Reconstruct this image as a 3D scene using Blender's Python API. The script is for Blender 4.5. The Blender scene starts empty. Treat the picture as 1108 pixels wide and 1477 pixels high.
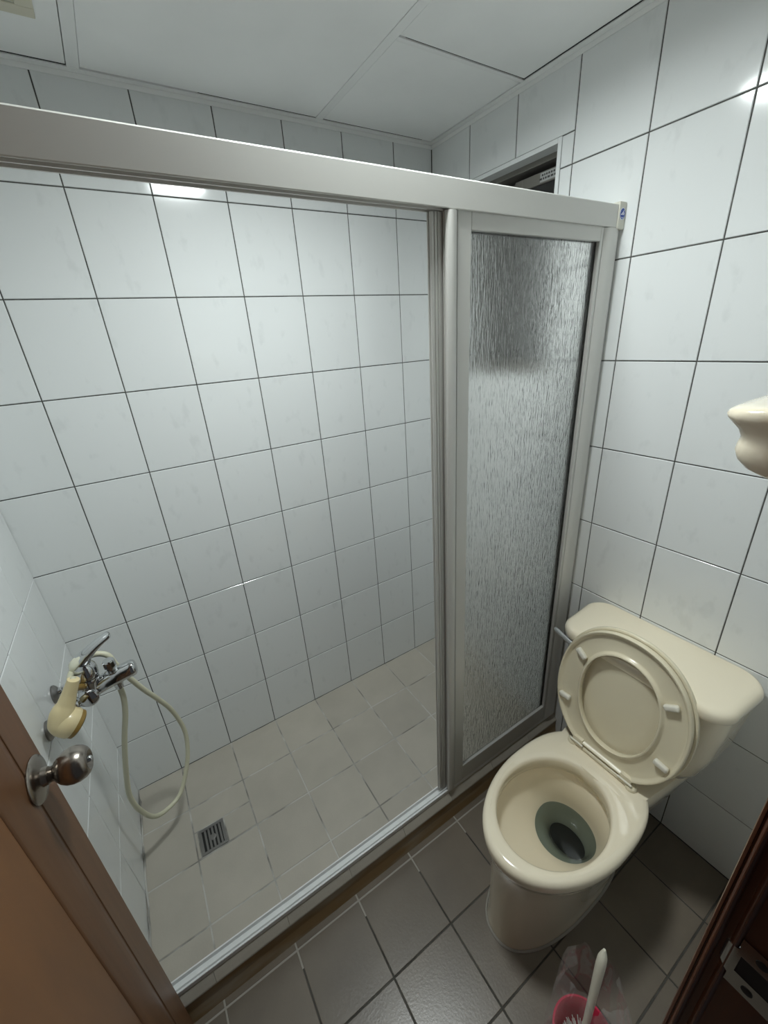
import bpy, bmesh, math, random
from mathutils import Vector, Matrix
random.seed(7)
SC = bpy.context.scene
COL = SC.collection

# ------------------------------------------------------------------ camera
W, H, FPX = 1108, 1477, 591.2916
cam_d = bpy.data.cameras.new('camera')
cam_d.sensor_fit = 'VERTICAL'
cam_d.sensor_height = 24.0
cam_d.sensor_width = 24.0 * W / H
cam_d.lens = FPX / H * 24.0
cam_d.clip_start = 0.02
cam = bpy.data.objects.new('camera', cam_d)
COL.objects.link(cam)
CAM_LOC = (0.363, -1.4873, 1.6021)
cam.location = CAM_LOC
cam.rotation_mode = 'XYZ'
cam.rotation_euler = (1.1678, 0.0640, -0.5650)
SC.camera = cam

# ------------------------------------------------------------------ world, exposure, lamp values
world = bpy.data.worlds.new('dim_corridor')
SC.world = world
world.use_nodes = True
world.node_tree.nodes['Background'].inputs[0].default_value = (0.9, 0.95, 1.0, 1)
world.node_tree.nodes['Background'].inputs[1].default_value = 0.05
SC.view_settings.view_transform = 'Standard'
SC.view_settings.look = 'None'
SC.view_settings.exposure = 0.0
SC.view_settings.gamma = 1.0
SC.view_settings.use_curve_mapping = False
SC.cycles.use_denoising = True
SC.cycles.max_bounces = 10
SC.cycles.diffuse_bounces = 6
SC.cycles.glossy_bounces = 4
SC.cycles.transmission_bounces = 8
SC.cycles.transparent_max_bounces = 12
SC.cycles.sample_clamp_indirect = 4.0
SC.cycles.caustics_reflective = False
SC.cycles.caustics_refractive = False
LAMP_POS = (0.800, -0.770)
LAMP_R = 0.115
LAMP_RECESS = 0.022
LAMP_STRENGTH = 138.0
LAMP_COLOR = (0.93, 1.0, 0.99)

# ------------------------------------------------------------------ materials
def mat(name, color=(0.8, 0.8, 0.8), rough=0.5, metal=0.0, coat=0.0, spec=0.5):
    m = bpy.data.materials.new(name)
    m.use_nodes = True
    b = m.node_tree.nodes['Principled BSDF']
    b.inputs['Base Color'].default_value = (*color, 1)
    b.inputs['Roughness'].default_value = rough
    b.inputs['Metallic'].default_value = metal
    b.inputs['Coat Weight'].default_value = coat
    b.inputs['Coat Roughness'].default_value = 0.06
    b.inputs['Specular IOR Level'].default_value = spec
    return m

def N(m, t, **kw):
    n = m.node_tree.nodes.new(t)
    for k, v in kw.items():
        setattr(n, k, v)
    return n

def L(m, a, b):
    m.node_tree.links.new(a, b)

def noisy(m, c1, c2, scale=8.0, lo=0.4, hi=0.6, detail=4.0, stretch=(1, 1, 1), bump=0.0, bump_scale=None, per_object=True, rnd=0.0):
    """base colour mixed between two tones by object-space noise, offset for each object"""
    b = m.node_tree.nodes['Principled BSDF']
    tc = N(m, 'ShaderNodeTexCoord')
    mp = N(m, 'ShaderNodeMapping')
    mp.inputs['Scale'].default_value = stretch
    L(m, tc.outputs['Object'], mp.inputs['Vector'])
    vec = mp.outputs['Vector']
    oi = N(m, 'ShaderNodeObjectInfo')
    if per_object:
        add = N(m, 'ShaderNodeVectorMath', operation='ADD')
        mul = N(m, 'ShaderNodeMath', operation='MULTIPLY')
        mul.inputs[1].default_value = 37.0
        L(m, oi.outputs['Random'], mul.inputs[0])
        L(m, vec, add.inputs[0]); L(m, mul.outputs[0], add.inputs[1])
        vec = add.outputs[0]
    nz = N(m, 'ShaderNodeTexNoise')
    nz.inputs['Scale'].default_value = scale
    nz.inputs['Detail'].default_value = detail
    L(m, vec, nz.inputs['Vector'])
    mr = N(m, 'ShaderNodeMapRange')
    mr.inputs['From Min'].default_value = lo
    mr.inputs['From Max'].default_value = hi
    L(m, nz.outputs['Fac'], mr.inputs['Value'])
    mx = N(m, 'ShaderNodeMix', data_type='RGBA')
    mx.inputs['A'].default_value = (*c1, 1)
    mx.inputs['B'].default_value = (*c2, 1)
    L(m, mr.outputs['Result'], mx.inputs['Factor'])
    out = mx.outputs['Result']
    if rnd > 0:
        hs = N(m, 'ShaderNodeHueSaturation')
        mr2 = N(m, 'ShaderNodeMapRange')
        mr2.inputs['To Min'].default_value = 1 - rnd
        mr2.inputs['To Max'].default_value = 1 + rnd
        L(m, oi.outputs['Random'], mr2.inputs['Value'])
        L(m, mr2.outputs['Result'], hs.inputs['Value'])
        L(m, out, hs.inputs['Color'])
        out = hs.outputs['Color']
    L(m, out, b.inputs['Base Color'])
    if bump > 0:
        n2 = N(m, 'ShaderNodeTexNoise')
        n2.inputs['Scale'].default_value = bump_scale or scale
        n2.inputs['Detail'].default_value = 3
        L(m, vec, n2.inputs['Vector'])
        bp = N(m, 'ShaderNodeBump')
        bp.inputs['Strength'].default_value = bump
        bp.inputs['Distance'].default_value = 0.002
        L(m, n2.outputs['Fac'], bp.inputs['Height'])
        L(m, bp.outputs['Normal'], b.inputs['Normal'])
    return m

M = {}
M['wall_tile'] = noisy(mat('white_glazed_tile', rough=0.10), (0.73, 0.75, 0.75), (0.68, 0.70, 0.70), 26, 0.60, 0.72, 6, stretch=(1.0, 0.55, 1), bump=0.03, bump_scale=5, rnd=0.015)
M['grout_dark'] = noisy(mat('dark_grout', rough=0.9), (0.055, 0.055, 0.05), (0.10, 0.098, 0.09), 30, per_object=False)
M['grout_light'] = noisy(mat('pale_grout', rough=0.9), (0.52, 0.51, 0.48), (0.22, 0.21, 0.19), 7, 0.46, 0.62, per_object=False)
M['grout_floor'] = noisy(mat('floor_grout', rough=0.9), (0.045, 0.042, 0.036), (0.085, 0.08, 0.07), 12, per_object=False)
M['shower_tile'] = noisy(mat('grey_shower_tile', rough=0.42), (0.445, 0.412, 0.355), (0.405, 0.375, 0.322), 9, 0.35, 0.7, 8, bump=0.12, bump_scale=160, rnd=0.05)
M['floor_tile'] = noisy(mat('grey_floor_tile', rough=0.30), (0.175, 0.146, 0.113), (0.135, 0.112, 0.088), 5, 0.35, 0.7, 8, bump=0.12, bump_scale=160, rnd=0.06)
M['ceiling'] = noisy(mat('ceiling_board', rough=0.75), (0.85, 0.86, 0.85), (0.79, 0.80, 0.79), 3, 0.4, 0.7)
M['ceiling_strip'] = mat('ceiling_strip_plastic', (0.80, 0.81, 0.80), 0.5)
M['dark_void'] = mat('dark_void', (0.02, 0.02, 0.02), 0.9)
M['cream_plastic'] = mat('cream_plastic', (0.60, 0.57, 0.46), 0.45)
M['alu'] = mat('white_coated_aluminium', (0.60, 0.595, 0.565), 0.32, 0.0, 0.15)
M['alu_track'] = mat('white_track', (0.74, 0.75, 0.75), 0.35)
M['cap'] = mat('beige_cap', (0.60, 0.585, 0.51), 0.45)
M['brown_stain'] = noisy(mat('stained_mortar', rough=0.7), (0.27, 0.175, 0.080), (0.36, 0.30, 0.22), 9, 0.42, 0.66, 6, stretch=(0.5, 1, 2), per_object=False)
M['ceramic'] = mat('cream_ceramic', (0.82, 0.740, 0.580), 0.12, 0, 0.5)
M['seat'] = mat('cream_seat_plastic', (0.70, 0.635, 0.475), 0.22, 0, 0.2)
M['bumper'] = mat('pale_rubber', (0.70, 0.67, 0.58), 0.4)
M['chrome'] = mat('chrome', (0.62, 0.63, 0.64), 0.08, 1.0)
M['lever_metal'] = mat('worn_chrome', (0.56, 0.57, 0.58), 0.35, 0.7)
M['dull_metal'] = mat('dull_metal', (0.30, 0.29, 0.28), 0.35, 1.0)
M['steel'] = mat('brushed_steel', (0.33, 0.295, 0.26), 0.25, 1.0)
M['black'] = mat('black', (0.006, 0.005, 0.005), 0.5)
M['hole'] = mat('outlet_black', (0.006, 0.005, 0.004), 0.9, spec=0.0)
M['yellow_plastic'] = mat('aged_cream_plastic', (0.74, 0.62, 0.36), 0.30, 0, 0.2)
M['brown_ring'] = mat('brown_ring', (0.26, 0.16, 0.035), 0.4)
M['sticker_cream'] = mat('pale_sticker', (0.72, 0.71, 0.58), 0.5)
M['hose'] = mat('pale_hose', (0.60, 0.585, 0.44), 0.35)
M['door_wood'] = noisy(mat('brown_door', rough=0.40), (0.165, 0.080, 0.038), (0.125, 0.060, 0.029), 5, 0.3, 0.7, 5, stretch=(14, 14, 0.7), per_object=False)
M['door_panel'] = noisy(mat('brown_door_panel', rough=0.42), (0.215, 0.096, 0.036), (0.170, 0.076, 0.029), 4, 0.3, 0.7, 5, stretch=(6, 6, 1.2), per_object=False)
M['jamb'] = noisy(mat('brown_jamb', rough=0.30), (0.105, 0.032, 0.011), (0.065, 0.020, 0.008), 5, 0.3, 0.7, 4, stretch=(12, 12, 0.6), per_object=False)
M['red'] = mat('pink_red_plastic', (0.62, 0.030, 0.085), 0.25)
M['white_plastic'] = mat('white_plastic', (0.70, 0.67, 0.56), 0.4)
M['bristle'] = mat('white_bristle', (0.75, 0.73, 0.70), 0.6)
M['blue'] = mat('logo_blue', (0.012, 0.055, 0.33), 0.35)
M['white'] = mat('logo_white', (0.80, 0.82, 0.86), 0.4)
M['text_dark'] = mat('print_dark', (0.05, 0.05, 0.05), 0.6)
M['win_alu'] = mat('window_aluminium', (0.20, 0.19, 0.17), 0.4, 0.4)
M['sticker_grey'] = mat('window_sticker', (0.42, 0.43, 0.42), 0.5)
M['caulk'] = mat('old_caulk', (0.33, 0.31, 0.27), 0.6)

def mix_material(name, parts):
    """parts: list of (bsdf node id, colour, roughness, weight)"""
    m = bpy.data.materials.new(name)
    m.use_nodes = True
    nt = m.node_tree
    nt.nodes.clear()
    out = nt.nodes.new('ShaderNodeOutputMaterial')
    prev = None; acc = 0.0; nodes = []
    for t, c, r, w in parts:
        n = nt.nodes.new(t)
        n.inputs['Color'].default_value = (*c, 1)
        if r is not None and 'Roughness' in n.inputs:
            n.inputs['Roughness'].default_value = r
        if 'IOR' in n.inputs:
            n.inputs['IOR'].default_value = 1.17
        nodes.append(n)
        if prev is None:
            prev = n.outputs[0]; acc = w
        else:
            mx = nt.nodes.new('ShaderNodeMixShader')
            acc += w
            mx.inputs[0].default_value = w / acc
            nt.links.new(prev, mx.inputs[1]); nt.links.new(n.outputs[0], mx.inputs[2])
            prev = mx.outputs[0]
    nt.links.new(prev, out.inputs['Surface'])
    return m, nodes

M['water'], _ = mix_material('bowl_water', [('ShaderNodeBsdfTransparent', (0.67, 0.72, 0.73), None, 0.965), ('ShaderNodeBsdfDiffuse', (0.34, 0.38, 0.38), None, 0.02), ('ShaderNodeBsdfGlossy', (1, 1, 1), 0.02, 0.015)])
M['bag'], bag_nodes = mix_material('clear_bag', [('ShaderNodeBsdfTransparent', (0.97, 0.96, 0.96), None, 0.80), ('ShaderNodeBsdfDiffuse', (0.80, 0.76, 0.75), None, 0.07), ('ShaderNodeBsdfGlossy', (1, 1, 1), 0.12, 0.13)])
M['glass_dark'], _ = mix_material('window_glass', [('ShaderNodeBsdfTransparent', (0.35, 0.36, 0.36), None, 0.90), ('ShaderNodeBsdfGlossy', (1, 1, 1), 0.05, 0.10)])
M['frosted'], fr_nodes = mix_material('rain_pattern_panel', [('ShaderNodeBsdfRefraction', (1.0, 1.0, 0.995), 0.245, 0.935), ('ShaderNodeBsdfTranslucent', (0.9, 0.9, 0.88), None, 0.018), ('ShaderNodeBsdfDiffuse', (0.8, 0.8, 0.78), None, 0.022), ('ShaderNodeBsdfGlossy', (0.95, 0.95, 0.95), 0.28, 0.025)])
def add_bump(m, nodes, scale, noise_scale, strength, dist, stretch):
    nt = m.node_tree
    tc = nt.nodes.new('ShaderNodeTexCoord'); mp = nt.nodes.new('ShaderNodeMapping')
    mp.inputs['Scale'].default_value = stretch
    nz = nt.nodes.new('ShaderNodeTexNoise'); nz.inputs['Scale'].default_value = noise_scale; nz.inputs['Detail'].default_value = 2
    bp = nt.nodes.new('ShaderNodeBump'); bp.inputs['Strength'].default_value = strength; bp.inputs['Distance'].default_value = dist
    nt.links.new(tc.outputs['Object'], mp.inputs['Vector']); nt.links.new(mp.outputs['Vector'], nz.inputs['Vector'])
    nt.links.new(nz.outputs['Fac'], bp.inputs['Height'])
    for n in nodes:
        if 'Normal' in n.inputs:
            nt.links.new(bp.outputs['Normal'], n.inputs['Normal'])
add_bump(M['frosted'], fr_nodes, 1, 1.0, 0.62, 0.004, (230, 230, 30))
add_bump(M['bag'], bag_nodes, 1, 1.0, 0.8, 0.01, (28, 28, 14))

def emit(name, color, s):
    m = bpy.data.materials.new(name); m.use_nodes = True
    nt = m.node_tree; nt.nodes.clear()
    o = nt.nodes.new('ShaderNodeOutputMaterial'); e = nt.nodes.new('ShaderNodeEmission')
    e.inputs[0].default_value = (*color, 1); e.inputs[1].default_value = s
    nt.links.new(e.outputs[0], o.inputs[0])
    return m

# ------------------------------------------------------------------ object helpers
def tag(o, label=None, cat=None, group=None, kind=None):
    if label: o['label'] = label
    if cat: o['category'] = cat
    if group: o['group'] = group
    if kind: o['kind'] = kind
    return o

def empty(name, loc=(0, 0, 0), rotz=0.0):
    o = bpy.data.objects.new(name, None)
    COL.objects.link(o)
    o.location = loc; o.rotation_euler = (0, 0, rotz)
    o.empty_display_size = 0.05
    return o

def chain_matrix(o):
    m = Matrix.Identity(4)
    while o is not None:
        m = Matrix.LocRotScale(o.location, o.rotation_euler, o.scale) @ m
        o = o.parent
    return m

def obj(name, bm, material, parent=None, smooth=False, local=False, angle=None):
    """link a bmesh as one object; coordinates are world ones unless local is set"""
    if parent is not None and not local:
        bm.transform(chain_matrix(parent).inverted())
    bmesh.ops.recalc_face_normals(bm, faces=bm.faces)
    me = bpy.data.meshes.new(name)
    bm.to_mesh(me); bm.free()
    if smooth:
        for p in me.polygons:
            p.use_smooth = True
        if angle:
            me.set_sharp_from_angle(angle=math.radians(angle))
    o = bpy.data.objects.new(name, me)
    COL.objects.link(o)
    mats = material if isinstance(material, (list, tuple)) else [material]
    for m in mats:
        me.materials.append(m)
    if parent is not None:
        o.parent = parent
    return o

def new():
    return bmesh.new()

def box(bm, x0, x1, y0, y1, z0, z1, bevel=0.0, seg=1, mi=0):
    vs = [bm.verts.new((x, y, z)) for x in (x0, x1) for y in (y0, y1) for z in (z0, z1)]
    f = [(0, 1, 3, 2), (4, 6, 7, 5), (0, 4, 5, 1), (2, 3, 7, 6), (0, 2, 6, 4), (1, 5, 7, 3)]
    faces = [bm.faces.new([vs[i] for i in q]) for q in f]
    for fc in faces: fc.material_index = mi
    if bevel > 0:
        es = list({e for fc in faces for e in fc.edges})
        bmesh.ops.bevel(bm, geom=es, offset=bevel, segments=seg, affect='EDGES', profile=0.6)
    return bm

def loft(bm, rings, cap0=True, cap1=True, closed=True):
    rv = [[bm.verts.new(p) for p in r] for r in rings]
    n = len(rings[0])
    for a, b in zip(rv, rv[1:]):
        for i in range(n if closed else n - 1):
            j = (i + 1) % n
            bm.faces.new((a[i], a[j], b[j], b[i]))
    if cap0: bm.faces.new(list(reversed(rv[0])))
    if cap1: bm.faces.new(rv[-1])
    return rv

def frame_of(d):
    d = Vector(d).normalized()
    up = Vector((0, 0, 1)) if abs(d.z) < 0.9 else Vector((0, 1, 0))
    a = d.cross(up).normalized(); b = d.cross(a).normalized()
    return a, b, d

def lathe(bm, origin, axis, prof, n=28, cap0=True, cap1=True):
    """prof: list of (distance along the axis, radius)"""
    a, b, d = frame_of(axis); o = Vector(origin)
    rings = [[o + d * h + (a * math.cos(2 * math.pi * i / n) + b * math.sin(2 * math.pi * i / n)) * max(r, 1e-4) for i in range(n)] for h, r in prof]
    return loft(bm, rings, cap0, cap1)

def smooth_path(pts, k=6):
    pts = [Vector(p) for p in pts]
    out = []
    for i in range(len(pts) - 1):
        p0 = pts[max(i - 1, 0)]; p1 = pts[i]; p2 = pts[i + 1]; p3 = pts[min(i + 2, len(pts) - 1)]
        for j in range(k):
            t = j / k
            out.append(0.5 * ((2 * p1) + (p2 - p0) * t + (2 * p0 - 5 * p1 + 4 * p2 - p3) * t * t + (3 * p1 - p0 - 3 * p2 + p3) * t ** 3))
    out.append(pts[-1])
    return out

def tube(bm, pts, radii, n=14, flat=None):
    """sweep a circle (or ellipse, flat=(a,b)) along pts"""
    pts = [Vector(p) for p in pts]
    if not isinstance(radii, (list, tuple)): radii = [radii] * len(pts)
    t0 = (pts[1] - pts[0]).normalized()
    a, b, _ = frame_of(t0)
    rings = []
    for i, p in enumerate(pts):
        t = (pts[min(i + 1, len(pts) - 1)] - pts[max(i - 1, 0)]).normalized()
        a = (a - t * a.dot(t)).normalized(); b = t.cross(a).normalized()
        fa, fb = flat if flat else (1, 1)
        rings.append([p + (a * fa * math.cos(2 * math.pi * k / n) + b * fb * math.sin(2 * math.pi * k / n)) * radii[i] for k in range(n)])
    return loft(bm, rings)

# ------------------------------------------------------------------ tiles
TILE_CACHE = {}
def tile_mesh(w, h, t, bev, material):
    key = (round(w, 4), round(h, 4), t, bev, material.name)
    if key not in TILE_CACHE:
        bm = new()
        x, y = w / 2, h / 2
        back = [bm.verts.new(v) for v in ((-x, -y, -t), (x, -y, -t), (x, y, -t), (-x, y, -t))]
        mid = [bm.verts.new(v) for v in ((-x, -y, -bev), (x, -y, -bev), (x, y, -bev), (-x, y, -bev))]
        xf, yf = x - bev, y - bev
        top = [bm.verts.new(v) for v in ((-xf, -yf, 0), (xf, -yf, 0), (xf, yf, 0), (-xf, yf, 0))]
        bm.faces.new(top)
        for i in range(4):
            j = (i + 1) % 4
            bm.faces.new((back[i], back[j], mid[j], mid[i]))
            bm.faces.new((mid[i], mid[j], top[j], top[i]))
        me = bpy.data.meshes.new('tile')
        bmesh.ops.recalc_face_normals(bm, faces=bm.faces)
        bm.to_mesh(me); bm.free()
        me.materials.append(material)
        TILE_CACHE[key] = me
    return TILE_CACHE[key]

def put_tile(parent, u0, u1, v0, v1, basis, gap, material, t=0.006, bev=0.0012, jitter=0.0016):
    """basis maps (u, v, out) to the parent's space: (origin, U, V, Nrm)"""
    w, h = u1 - u0 - gap, v1 - v0 - gap
    if w < 0.004 or h < 0.004: return None
    o = bpy.data.objects.new('tile', tile_mesh(w, h, t, bev, material))
    COL.objects.link(o)
    o.parent = parent
    org, U, V, Nn = basis
    c = org + U * ((u0 + u1) / 2) + V * ((v0 + v1) / 2)
    m = Matrix((U, V, Nn)).transposed().to_4x4()
    m.translation = c
    m = m @ Matrix.Rotation(random.uniform(-jitter, jitter), 4, 'X') @ Matrix.Rotation(random.uniform(-jitter, jitter), 4, 'Y')
    o.matrix_basis = m
    return o

def grid(parent, us, vs, basis, gap, material, hole=None, **kw):
    for u0, u1 in zip(us, us[1:]):
        for v0, v1 in zip(vs, vs[1:]):
            if hole:
                a0, a1, b0, b1 = hole
                iu0, iu1, iv0, iv1 = max(u0, a0), min(u1, a1), max(v0, b0), min(v1, b1)
                if iu1 - iu0 > 1e-4 and iv1 - iv0 > 1e-4:
                    for r in ((u0, u1, v0, iv0), (u0, u1, iv1, v1), (u0, iu0, iv0, iv1), (iu1, u1, iv0, iv1)):
                        if r[1] - r[0] > 0.008 and r[3] - r[2] > 0.008:
                            put_tile(parent, *r, basis, gap, material, **kw)
                    continue
            put_tile(parent, u0, u1, v0, v1, basis, gap, material, **kw)

X, Y, Z = Vector((1, 0, 0)), Vector((0, 1, 0)), Vector((0, 0, 1))
XR = 1.5587        # right wall
YF = -1.47         # front wall, inner face
ZC = 2.232         # ceiling
TW = 0.2017
ROWS = [0.25 * k for k in range(9)] + [ZC]
COLX = [-0.02] + [0.18 + TW * k for k in range(7)] + [XR]
COLY = [YF] + [-0.2 * k for k in range(7, -1, -1)]
GAP = 0.0030
GREC = 0.0022

# ------------------------------------------------------------------ structure
# back wall
bm = new(); box(bm, -0.06, XR + 0.06, GREC, 0.09, -0.05, ZC + 0.03)
wall_back = tag(obj('wall_back', bm, M['grout_dark']), kind='structure')
grid(wall_back, COLX, ROWS, (Vector((0, 0, 0)), X, Z, -Y), GAP, M['wall_tile'])

# left wall leans a little, as in the photograph
bm = new(); box(bm, -0.09, -GREC, YF - 0.13, 0.0, -0.05, ZC + 0.03)
wall_left = obj('wall_left', bm, M['grout_dark'])
wall_left.location = (0.018, 0, 0); wall_left.rotation_euler = (0, -0.0164, 0)
tag(wall_left, kind='structure')
grid(wall_left, [-y for y in reversed(COLY)], ROWS, (Vector((0, 0, 0)), -Y, Z, X), GAP, M['wall_tile'])

# right wall with the window opening
WIN = (0.165, 0.562, 1.44, 2.072)   # in -y, z
bm = new()
x0, x1 = XR + GREC, XR + 0.12
box(bm, x0, x1, -WIN[0], 0.09, -0.05, ZC + 0.03)
box(bm, x0, x1, YF - 0.13, -WIN[1], -0.05, ZC + 0.03)
box(bm, x0, x1, -WIN[1], -WIN[0], -0.05, WIN[2])
box(bm, x0, x1, -WIN[1], -WIN[0], WIN[3], ZC + 0.03)
wall_right = tag(obj('wall_right', bm, M['grout_dark']), kind='structure')
grid(wall_right, [-y for y in reversed(COLY)], ROWS, (Vector((XR, 0, 0)), -Y, Z, -X), GAP, M['wall_tile'], hole=WIN)

# front wall, with the doorway
DX0, DX1, DH = 0.045, 0.760, 2.07
bm = new()
box(bm, DX1, XR + 0.06, YF - 0.12, YF - GREC, -0.05, ZC + 0.03)
box(bm, -0.06, DX0 - 0.035, YF - 0.12, YF - GREC, -0.05, ZC + 0.03)
box(bm, DX0 - 0.035, DX1, YF - 0.12, YF - GREC, DH, ZC + 0.03)
wall_front = tag(obj('wall_front', bm, M['grout_dark']), kind='structure')
grid(wall_front, [DX1, 0.9868, 1.1885, 1.3902, XR], ROWS, (Vector((0, YF, 0)), X, Z, Y), GAP, M['wall_tile'])

# floor
YC = -0.779        # outer face of the shower curb
bm = new(); box(bm, -0.06, XR + 0.06, YF - 0.13, 0.09, -0.08, -0.0015)
floor = tag(obj('floor', bm, M['grout_floor']), kind='structure')
FX = [0.0] + COLX[1:]
fb = (Vector((0, 0, 0)), X, Y, Z)
grid(floor, FX, [-1.60, -1.4, -1.2, -1.0, -0.80, YC], fb, 0.0042, M['floor_tile'], t=0.008, bev=0.001, jitter=0.002)
bm = new(); box(bm, 0.0, XR, -0.722, 0.0, -0.0014, -0.0007)
sg = obj('pale_grout_bed', bm, M['grout_light'], floor)
bm = new(); box(bm, 0.0, XR, -0.845, YC, -0.0014, -0.0007)
obj('pale_grout_bed', bm, M['caulk'], floor)
DRAIN = (0.192, 0.282, -0.398, -0.300)
grid(floor, FX, [-0.722, -0.6, -0.4, -0.2, 0.0], fb, 0.0040, M['shower_tile'], hole=DRAIN, t=0.008, bev=0.001, jitter=0.003)
# pale caulk where the shower floor meets the left wall
bm = new()
pts = [(0.021 + random.uniform(-.002, .003), -0.72 + 0.03 * k, 0.001) for k in range(25)]
tube(bm, smooth_path(pts, 2), [random.uniform(0.0022, 0.0048) for _ in range(49)], 6)
obj('caulk_bead', bm, M['grout_light'], floor, smooth=True)

# shower curb
bm = new(); loft(bm, [[Vector((x, y, z)) for y, z in ((-0.7815, -0.0014), (-0.7800, 0.0080), (-0.7745, 0.0400), (-0.7725, 0.0770), (-0.7220, 0.0770), (-0.7220, -0.0014))] for x in (0.0, XR)])
curb = tag(obj('trim_1', bm, M['brown_stain']), kind='structure')
tag(curb, 'brown stained shower curb with a grey tile nosing')
cx = [0.0] + COLX[1:]
for a, b in zip(cx, cx[1:]):
    npf = [(-0.7752, 0.0770), (-0.7752, 0.0800), (-0.7742, 0.0832), (-0.7680, 0.0930), (-0.7590, 0.1060), (-0.7560, 0.1085), (-0.7200, 0.1085), (-0.7200, 0.0770)]
    bm = new(); loft(bm, [[Vector((x, y, z)) for y, z in npf] for x in (a + 0.0004, b - 0.0004)])
    obj('nosing_tile', bm, M['shower_tile'], curb)

# ceiling
bm = new(); box(bm, -0.06, XR + 0.06, YF - 0.13, 0.09, ZC + 0.045, ZC + 0.09)
ceiling = tag(obj('ceiling', bm, M['dark_void']), kind='structure')
def panel(x0, x1, y0, y1, z=ZC):
    bm = new(); box(bm, x0, x1, y0, y1, z, z + 0.012, 0.0008)
    obj('ceiling_panel', bm, M['ceiling'], ceiling)
JX = (0.459, 0.485, 1.091, 1.115); JY = (-0.437, -0.425)
E_ = 0.020
panel(-0.03, JX[0] - 0.0015, -0.62, -E_ - 0.007)
panel(-0.03, JX[0] - 0.0015, YF - 0.1, -0.632)
def panel_with_hole(x0, x1, y0, y1, cx, cy, r, z=ZC):
    angs = sorted([2 * math.pi * k / 60 for k in range(60)] + [math.atan2(b - cy, a - cx) % (2 * math.pi) for a in (x0, x1) for b in (y0, y1)])
    def rect(a):
        c, s_ = math.cos(a), math.sin(a)
        t = min(((x1 - cx) / c if c > 1e-9 else (x0 - cx) / c if c < -1e-9 else 9), ((y1 - cy) / s_ if s_ > 1e-9 else (y0 - cy) / s_ if s_ < -1e-9 else 9))
        return cx + c * t, cy + s_ * t
    bm = new()
    loft(bm, [[Vector((*rect(a), z + 0.012)) for a in angs], [Vector((*rect(a), z)) for a in angs], [Vector((cx + r * math.cos(a), cy + r * math.sin(a), z)) for a in angs], [Vector((cx + r * math.cos(a), cy + r * math.sin(a), z + 0.012)) for a in angs], [Vector((*rect(a), z + 0.012)) for a in angs]], False, False)
    bmesh.ops.remove_doubles(bm, verts=bm.verts, dist=1e-6)
    obj('ceiling_panel', bm, M['ceiling'], ceiling)
panel_with_hole(JX[1] + 0.0008, JX[2] - 0.001, YF - 0.1, -E_ - 0.006, LAMP_POS[0], LAMP_POS[1], LAMP_R + 0.004)
panel(JX[3] + 0.001, XR - E_ - 0.004, JY[1] + 0.001, -E_ - 0.005)
panel(JX[3] + 0.001, XR - E_ - 0.007, YF - 0.1, JY[0] - 0.005)
def strip(x0, x1, y0, y1, z0=ZC - 0.001, z1=ZC + 0.010):
    bm = new(); box(bm, x0, x1, y0, y1, z0, z1, 0.0006)
    obj('joint_strip', bm, M['ceiling_strip'], ceiling)
strip(JX[0], JX[1], YF - 0.1, -E_)
strip(JX[2], JX[3], YF - 0.1, -E_)
strip(JX[3], XR - E_, JY[0], JY[1])
strip(-0.03, JX[0], -0.632, -0.620)
def edge(x0, x1, y0, y1):
    bm = new(); box(bm, x0, x1, y0, y1, ZC - 0.0015, ZC + 0.010, 0.0006)
    obj('edge_strip', bm, M['ceiling_strip'], ceiling)
edge(-0.03, XR, -E_, 0.001); edge(XR - E_, XR + 0.001, YF, -E_)
def edge_leg(x0, x1, y0, y1):
    bm = new(); box(bm, x0, x1, y0, y1, ZC - 0.013, ZC - 0.0016, 0.0004)
    obj('edge_strip', bm, M['ceiling_strip'], ceiling)
edge_leg(-0.03, XR, -0.0022, -0.0004); edge_leg(XR - 0.0022, XR - 0.0004, YF, -0.0023)

def gap(x0, x1, y0, y1):  # near-black filler strip in an open joint, its colour painting the shade there
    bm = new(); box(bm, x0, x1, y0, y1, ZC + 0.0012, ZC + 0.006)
    obj('gap_shade_filler', bm, M['dark_void'], ceiling)
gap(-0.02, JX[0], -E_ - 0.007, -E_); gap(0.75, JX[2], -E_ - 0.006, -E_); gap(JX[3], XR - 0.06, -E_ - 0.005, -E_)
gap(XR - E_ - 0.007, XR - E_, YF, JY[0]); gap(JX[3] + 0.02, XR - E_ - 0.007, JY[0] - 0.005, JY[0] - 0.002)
# window in the right wall
win = tag(empty('window_1', (XR, -(WIN[0] + WIN[1]) / 2, WIN[2])), kind='structure')
y0, y1, z0, z1 = -WIN[1], -WIN[0], WIN[2], WIN[3]
def rect_frame(bm, xa, xb, y0, y1, z0, z1, t, bevel=0.0008):
    box(bm, xa, xb, y0, y0 + t, z0, z1, bevel); box(bm, xa, xb, y1 - t, y1, z0, z1, bevel)
    box(bm, xa, xb, y0 + t, y1 - t, z0, z0 + t, bevel); box(bm, xa, xb, y0 + t, y1 - t, z1 - t, z1, bevel)
bm = new(); rect_frame(bm, XR - 0.001, XR + 0.045, y0, y1, z0, z1, 0.012)
obj('reveal_trim', bm, M['wall_tile'], win)
bm = new(); rect_frame(bm, XR + 0.045, XR + 0.118, y0, y1, z0, z1, 0.026)
wf = obj('window_frame', bm, M['win_alu'], win)
ym = (y0 + y1) / 2
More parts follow.
